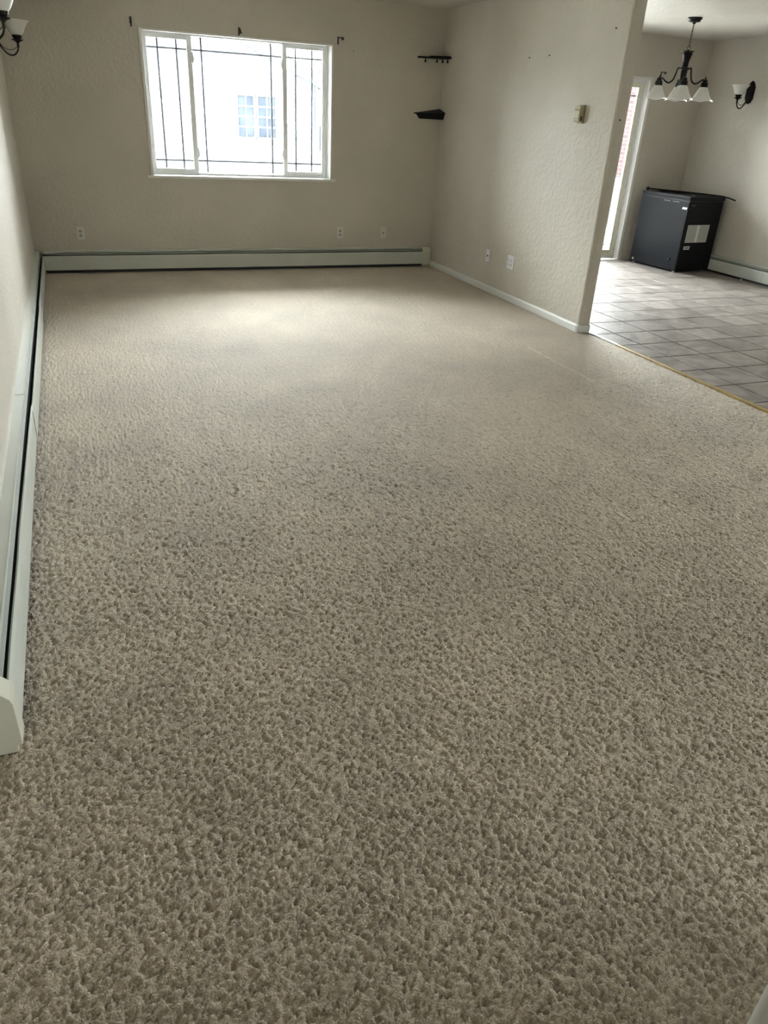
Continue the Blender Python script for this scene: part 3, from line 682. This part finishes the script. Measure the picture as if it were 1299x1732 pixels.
# ------------------------------------------------------------------ wall sconces (local +x points out of the wall)
def make_sconce(name, loc, rz, label):
    t = empty(name, loc, rz); tag(t, label, 'sconce', 'single-light wall sconces')
    out = []
    for s_, u in ((1.0, 0.0), (0.82, 0.012)):
        pts = [(0, 0.118), (0.026, 0.098), (0.050, 0.056), (0.050, -0.062), (0.026, -0.098), (0, -0.108), (-0.026, -0.098), (-0.050, -0.062), (-0.050, 0.056), (-0.026, 0.098)]
        out.append([(p[0]*s_, p[1]*s_) for p in pts])
    bm = B(); prism(bm, out[0], 'x', 0.0, 0.020); prism(bm, out[1], 'x', 0.019, 0.034); obj('back_plate', bm, M_bronze, t, bevel=0.002)
    bm = B(); ball(bm, (0.040, 0, 0.0), 0.014, 12); obj('knob', bm, M_bronze, t, smooth=True)
    arm = spline([(0.020, 0, -0.045), (0.045, 0, -0.095), (0.085, 0, -0.145), (0.125, 0, -0.156), (0.155, 0, -0.135), (0.168, 0, -0.105), (0.170, 0, -0.072)], 6)
    bm = B(); tube(bm, arm, 0.0060, 10); tube(bm, [(0.170, 0, -0.105), (0.170, 0, -0.098), (0.170, 0, -0.078), (0.170, 0, -0.070)], [0.006, 0.009, 0.009, 0.007], 10); obj('arm', bm, M_bronze, t, smooth=True)
    wire = spline([(0.030, 0, -0.060), (0.065, 0, -0.105), (0.105, 0, -0.122), (0.145, 0, -0.112), (0.167, 0, -0.090)], 6)
    bm = B(); tube(bm, wire, 0.0022, 8); obj('wire_scroll', bm, M_bronze, t, smooth=True)
    bm = B(); solid_lathe(bm, [(0.008, -0.056), (0.020, -0.046), (0.042, -0.036), (0.043, -0.033), (0.026, -0.031), (0.024, -0.026), (0.031, -0.022), (0.034, -0.006), (0.033, -0.004)], 24, (0.170, 0, -0.020)); obj('cup', bm, M_bronze, t, smooth=True)
    bm = B(); prof = [(0.026, -0.008), (0.038, 0.000), (0.050, 0.014), (0.060, 0.034), (0.071, 0.056), (0.088, 0.080), (0.100, 0.090)]
    inner = [(r_-0.003, z+0.001) for r_, z in prof[::-1]]
    R_ = lathe(bm, prof+inner, 32, (0.170, 0, -0.020)); cap(bm, R_[0], True); cap(bm, R_[-1]); obj('glass_shade', bm, M_frost, t, smooth=True)
    return t
make_sconce('wall_sconce', (XD, 7.34, 1.905), PI, 'dark sconce with upturned white shade on the dining room wall, right of the chandelier')
make_sconce('wall_sconce.001', (XL, 7.10, 1.905), 0, 'sconce on the left wall near the back corner, the lower one in view')
make_sconce('wall_sconce.002', (XL, 5.17, 1.905), 0, 'sconce on the left wall cut by the picture corner, nearer the camera')

# ------------------------------------------------------------------ chandelier
CH = (5.71, 6.705, CEIL)
ch = empty('chandelier', CH); tag(ch, 'black four-arm chandelier with white bell shades hanging over the dining floor', 'chandelier')
bm = B(); solid_lathe(bm, [(0.066, 0.0), (0.068, -0.010), (0.058, -0.020), (0.052, -0.034), (0.020, -0.040), (0.010, -0.052)], 24); obj('canopy', bm, M_bronze, ch, smooth=True)
nl = 9; z = -0.050; pitch_ = 0.0205
for i in range(nl):
    bm = B(); pts = []
    for k_ in range(14):
        a = 2*PI*k_/14; x_ = 0.0065*math.cos(a); z_ = 0.0135*math.sin(a)
        pts.append((x_, 0, z-0.010+z_) if i % 2 == 0 else (0, x_, z-0.010+z_))
    tube(bm, pts, 0.0021, 6, closed=True); obj('chain_link', bm, M_bronze, ch, smooth=True); z -= pitch_
bm = B(); tube(bm, [(0.019*math.cos(2*PI*k_/20), 0.004*math.sin(2*PI*k_/20), z-0.012+0.019*math.sin(2*PI*k_/20)) for k_ in range(20)], 0.0025, 6, closed=True); obj('ring', bm, M_bronze, ch, smooth=True)
zt = -0.268
bm = B(); solid_lathe(bm, [(0.004, zt+0.014), (0.006, zt+0.002), (0.062, zt), (0.064, zt-0.005), (0.046, zt-0.010), (0.046, zt-0.028), (0.040, zt-0.045), (0.030, zt-0.085), (0.026, zt-0.120), (0.030, zt-0.132), (0.048, zt-0.140), (0.048, zt-0.150), (0.032, zt-0.156), (0.030, zt-0.200), (0.024, zt-0.270), (0.026, zt-0.285), (0.034, zt-0.292), (0.026, zt-0.305), (0.010, zt-0.318), (0.006, zt-0.330)], 24); obj('center_column', bm, M_bronze, ch, smooth=True)
th0 = math.atan2(-0.648, 0.761)+0.10
def bell(a, r_, t_):
    # soft four-cornered bell with dipping corners
    k_ = max(0, (t_-0.35)/0.65); c4 = math.cos(4*a)
    return r_*(1-0.07*k_*k_*c4*-1), 0.010*k_**3*c4
for q_ in range(4):
    a = th0+q_*PI/2
    bm = B(); R = 0.213
    arm = spline([(0.034, 0, zt-0.150), (0.060, 0, zt-0.142), (0.070, 0, zt-0.190), (0.088, 0, zt-0.245), (0.125, 0, zt-0.268), (0.160, 0, zt-0.252), (0.188, 0, zt-0.232), (R, 0, zt-0.236)], 6)
    tube(bm, arm, 0.0078, 10); A = obj('arm', bm, M_bronze, ch, smooth=True); A.rotation_euler = (0, 0, a)
    bm = B(); solid_lathe(bm, [(0.004, zt-0.205), (0.007, zt-0.222), (0.015, zt-0.228), (0.023, zt-0.234), (0.024, zt-0.250), (0.033, zt-0.258), (0.037, zt-0.290), (0.034, zt-0.294)], 20, (R, 0, 0)); obj('socket_cup', bm, M_bronze, A, smooth=True)
    bm = B(); prof = [(0.026, zt-0.288), (0.036, zt-0.295), (0.046, zt-0.312), (0.060, zt-0.340), (0.076, zt-0.368), (0.094, zt-0.392), (0.108, zt-0.404), (0.114, zt-0.408)]
    inner = [(r_-0.003, z_-0.001) for r_, z_ in prof[::-1]]
    sh = lambda aa, r_, t_: bell(aa+PI/4, r_, min(t_, 1-t_)*2)
    R_ = lathe(bm, prof+inner, 48, (R, 0, 0), shape=sh); cap(bm, R_[0]); cap(bm, R_[-1]); obj('glass_shade', bm, M_frost, A, smooth=True)

# ------------------------------------------------------------------ chest freezer
fz = empty('chest_freezer', (6.61, 7.20, 0), 0.087); tag(fz, 'black chest freezer standing on the tiles in the dining room corner', 'freezer')
FW, FD, FH = 0.554, 0.774, 0.842
bm = B(); box(bm, 0.004, FW-0.004, 0.004, FD-0.004, 0.016, 0.785); b0 = obj('body', bm, M_frz, fz, bevel=0.006)
bm = B(); box(bm, -0.002, 0.004, 0.010, FD-0.010, 0.020, 0.780); obj('front_panel', bm, M_frz2, fz, bevel=0.001)
bm = B(); box(bm, -0.004, FW+0.003, -0.004, FD+0.003, 0.796, FH-0.004); lid = obj('lid', bm, M_frz, fz, bevel=0.008)
bm = B(); box(bm, -0.006, -0.0035, 0.006, FD-0.006, 0.803, 0.832); obj('lid_front', bm, M_frz2, lid, bevel=0.001)
bm = B(); box(bm, -0.0075, -0.005, 0.36, 0.50, 0.822, 0.832); obj('handle_recess', bm, M_black, lid)
bm = B(); box(bm, 0.008, FW-0.008, 0.008, FD-0.008, 0.784, 0.797); obj('lid_gasket', bm, M_fin_gap, fz)
bm = B(); prism(bm, [(0.135+0.022*math.cos(a), 0.135+0.022*math.sin(a)) for a in [2*PI*k_/20 for k_ in range(20)]], 'x', -0.008, -0.001); dn = obj('drain_plug', bm, M_frz2, fz, bevel=0.002)
bm = B(); prism(bm, [(0.135+0.012*math.cos(a), 0.137+0.014*math.sin(a)) for a in [2*PI*k_/16 for k_ in range(16)]], 'x', -0.0095, -0.0075); obj('drain_hole', bm, M_fin_gap, dn)
# white badge: slanted letter-like mark at the top right of the front
bm = B(); prism(bm, [(0.030, 0.700), (0.096, 0.700), (0.090, 0.722), (0.066, 0.722), (0.062, 0.712), (0.054, 0.722), (0.024, 0.722)], 'x', -0.0045, -0.001); obj('badge', bm, M_white, fz)['label'] = 'small white badge'
bm = B(); box(bm, 0.033, 0.094, -0.0015, 0.002, 0.7455, 0.7485); o = obj('trim_line', bm, M_label, fz); o.rotation_euler = (0, 0, 0)
for (a0, a1) in ((0.40, 0.30), (0.26, 0.16)):
    bm = B(); box(bm, -0.0035, -0.001, a1, a0, 0.7655, 0.7685); obj('scratch_strip', bm, M_label, fz)
bm = B(); box(bm, 0.055, 0.400, -0.0015, 0.005, 0.340, 0.535); lb = obj('rating_label', bm, M_label, fz); lb['label'] = 'grey rating label sheet'
for i in range(7):
    for (a, b_) in ((0.07, 0.205), (0.245, 0.385)):
        bm = B(); zz = 0.515-i*0.024; box(bm, a, b_-random.uniform(0, 0.03), -0.0019, -0.0014, zz, zz+0.003); obj('print_line', bm, M_ink, lb)
bm = B(); box(bm, 0.205, 0.240, -0.0022, -0.0014, 0.345, 0.530); obj('label_divider', bm, M_plate2, lb)
bm = B(); box(bm, 0.060, 0.150, -0.0015, 0.005, 0.262, 0.300); l2 = obj('small_label', bm, M_plate2, fz)
bm = B(); box(bm, 0.070, 0.140, -0.0019, -0.0014, 0.272, 0.290); obj('print_block', bm, M_ink, l2)
for x_, z_ in ((0.08, 0.185), (0.24, 0.20), (0.40, 0.20)):
    bm = B(); prism(bm, [(x_+0.005*math.cos(a), z_+0.005*math.sin(a)) for a in [2*PI*k_/8 for k_ in range(8)]], 'y', 0.001, 0.005); obj('screw', bm, M_dmetal, fz)
for x_, y_ in ((0.03, 0.05), (0.03, FD-0.05), (FW-0.05, 0.05), (FW-0.05, FD-0.05)):
    bm = B(); solid_lathe(bm, [(0.014, 0), (0.016, 0.003), (0.012, 0.018)], 12, (x_, y_, 0)); obj('foot', bm, M_plate, fz)['label'] = 'white foot'
bm = B(); prism(bm, [(0.715+0.012*math.cos(a), 0.052+0.012*math.sin(a)) for a in [2*PI*k_/14 for k_ in range(14)]], 'x', -0.006, -0.001); obj('hole_plug', bm, M_white, fz)['label'] = 'round white plug'
# things lying on the lid
def on_lid(x, y): 
    c_, s_ = math.cos(0.087), math.sin(0.087); return (6.61+c_*x-s_*y, 7.20+s_*x+c_*y)
zl = FH-0.004
bm = B(); p0 = on_lid(0.045, 0.72); 
tube(bm, [(p0[0], p0[1], zl+0.022), (6.80, 7.66, zl+0.019), (6.98, 7.42, zl+0.015), (7.10, 7.245, zl+0.009), (7.145, 7.175, zl-0.004), (7.19, 7.115, zl-0.024)], [0.0085, 0.0085, 0.0085, 0.008, 0.008, 0.008], 10)
rod = empty('curtain_rod', (p0[0], p0[1], zl)); tag(rod, 'thin black curtain rod lying across the freezer lid and sticking out past it', 'curtain rod')
o = obj('rod', bm, M_bronze, rod, smooth=True); o.location = -rod.location
bm = B(); ball(bm, (p0[0]-0.012, p0[1]+0.014, zl+0.022), 0.021, 14); o = obj('finial', bm, M_bronze, rod, smooth=True); o.location = -rod.location
bm = B(); box(bm, -0.16, 0.19, -0.035, 0.035, 0, 0.012); o = obj('shelf_plank', bm, M_black, None, bevel=0.002); x_, y_ = on_lid(0.24, 0.50); o.location = (x_, y_, zl+0.0005); o.rotation_euler = (0, 0, -0.9); tag(o, 'short flat black plank on the freezer lid under the rod', 'plank')
bm = B(); box(bm, -0.15, 0.15, -0.03, 0.03, 0, 0.010); o = obj('shelf_plank.001', bm, M_black, None, bevel=0.002); x_, y_ = on_lid(0.27, 0.075); o.location = (x_, y_, zl+0.0005); o.rotation_euler = (0, 0, 0.06); tag(o, 'flat black plank along the near edge of the freezer lid', 'plank')

# ------------------------------------------------------------------ outdoors
bm = B(); box(bm, -30, 60, YD+0.3, 70, -0.55, -0.35); struct(obj('ground', bm, M_ground))
# pale concrete patio outside the door
bm = B(); box(bm, 3.5, 9, YD+0.18, 11.0, -0.349, -0.12); struct(obj('patio', bm, M_ground))
hs = empty('neighbour_house', (2.0, 24, -0.35)); tag(hs, 'white-sided neighbouring house with gable roof seen through the window', 'house')
hx0, hx1, hy, gz = -12.0, 7.20, 24.0, -0.35
ez, pk, px_ = 2.24, 6.4, -2.4
def local(o, root): o.location = -root.location; return o
bm = B(); prism(bm, [(hx0, gz), (hx1, gz), (hx1, ez), (px_, pk), (hx0, ez)], 'y', hy+0.03, hy+6); local(obj('wall', bm, M_siding, hs), hs)
zz = gz; i = 0
bm = B()
while zz < pk-0.2:
    xr = hx1 if zz < ez else hx1-(zz-ez)*(hx1-px_)/(pk-ez); xl = hx0 if zz < ez else hx0+(zz-ez)*(px_-hx0)/(pk-ez)
    prism(bm, [(hy+0.03, zz), (hy-0.012, zz), (hy+0.008, zz+0.175), (hy+0.03, zz+0.175)], 'x', xl+0.02, xr-0.02); zz += 0.18
local(obj('siding', bm, M_siding, hs), hs)
bm = B(); sl_ = (pk-ez)/(hx1-px_)
for sgn, xa in ((1, hx1), (-1, hx0)):
    e_ = xa+0.45*sgn; ze_ = ez-0.45*sl_
    prism(bm, [(px_, pk+0.03), (e_, ze_+0.03), (e_, ze_+0.20), (px_, pk+0.22)], 'y', hy-0.10, hy+6.3)
local(obj('roof', bm, M_roof, hs), hs)
bm = B(); prism(bm, [(px_, pk-0.12), (hx1+0.45, ez-0.45*sl_-0.14), (hx1+0.45, ez-0.45*sl_+0.03), (px_, pk+0.03)], 'y', hy-0.13, hy-0.10); local(obj('fascia', bm, M_siding, hs), hs)
bm = B(); box(bm, hx1-0.08, hx1+0.0, hy-0.10, hy-0.03, 0.75, ez-0.1); local(obj('downspout', bm, M_bin, hs), hs)
for (a, b_) in ((4.84, 5.29), (5.43, 5.93)):
    bm = B(); frame(bm, a-0.06, b_+0.06, 0.66, 1.83, hy-0.06, hy+0.0, 0.06); wf = local(obj('window', bm, M_siding, hs), hs)
    nc, nr = 2, 4; pw = (b_-a)/nc; ph = 1.05/nr
    for i in range(nc):
        for j in range(nr):
            bm = B(); box(bm, a+i*pw+0.018, a+(i+1)*pw-0.018, hy-0.035, hy-0.03, 0.72+j*ph+0.02, 0.72+(j+1)*ph-0.02); obj('pane', bm, M_hglass, wf)
    bm = B()
    for i in range(1, nc): box(bm, a+i*pw-0.018, a+i*pw+0.018, hy-0.05, hy-0.028, 0.72, 1.77)
    for j in range(1, nr): box(bm, a, b_, hy-0.045, hy-0.028, 0.72+j*ph-0.02, 0.72+j*ph+0.02)
    obj('muntins', bm, M_siding, wf)
# second house, mostly hidden behind the window's right jamb
h2 = empty('house', (9.6, 27, -0.35)); tag(h2, 'pale house behind the neighbouring one at the window\'s right edge', 'house')
bm = B(); prism(bm, [(8.05, -0.35), (14, -0.35), (14, 2.6), (11, 3.6), (8.05, 2.6)], 'y', 27, 32); local(obj('wall', bm, M_siding, h2), h2)
bm = B(); prism(bm, [(7.9, 2.55), (11, 3.65), (14.2, 2.55), (14.2, 2.7), (11, 3.85), (7.9, 2.7)], 'y', 26.7, 32.2); local(obj('roof', bm, M_roof, h2), h2)
bm = B(); frame(bm, 8.22, 9.1, 0.30, 1.05, 26.94, 27.0, 0.06); wf = local(obj('window', bm, M_siding, h2), h2)
bm = B(); box(bm, 8.28, 9.04, 26.97, 26.98, 0.36, 0.99); obj('pane', bm, M_hglass, wf)
# bare shrub in front of the house
sh_ = empty('bare_shrub', (5.7, 20.5, -0.35)); tag(sh_, 'bare twiggy shrub outside in front of the white house', 'shrub')
for i in range(16):
    a = random.uniform(0, 2*PI); ln = random.uniform(0.6, 1.2); tl = random.uniform(0.15, 0.6)
    p = [(0.02*math.cos(a), 0.02*math.sin(a), 0), (tl*ln*0.4*math.cos(a), tl*ln*0.4*math.sin(a), ln*0.5), (tl*ln*math.cos(a+0.3), tl*ln*math.sin(a+0.3), ln)]
    bm = B(); tube(bm, spline(p, 4), 0.008, 5); obj('twig', bm, M_branch, sh_)
# garden walls seen through the sliding door
gw = empty('garden_wall', (12.5, 17.5, -0.35)); tag(gw, 'pinkish brick wall outside seen through the sliding door', 'garden wall')
bm = B(); box(bm, 10.2, 17.5, 17.5, 17.75, -0.35, 3.2); local(obj('brickwork', bm, M_brick, gw), gw)
bm = B(); box(bm, 10.1, 17.6, 17.42, 17.83, 3.2, 3.3); local(obj('coping', bm, M_ground, gw), gw)
fn = empty('white_fence', (10.5, 13.2, -0.35)); tag(fn, 'low white board fence outside seen through the sliding door', 'fence')
for i in range(30):
    bm = B(); x_ = 8.6+i*0.15; box(bm, x_+0.006, x_+0.144, 13.2, 13.22, -0.30, 0.62+0.004*(i % 3)); local(obj('board', bm, M_siding, fn), fn)
bm = B(); box(bm, 8.5, 13.2, 13.221, 13.26, 0.36, 0.44); box(bm, 8.5, 13.2, 13.221, 13.26, -0.2, -0.12); local(obj('rail', bm, M_siding, fn), fn)
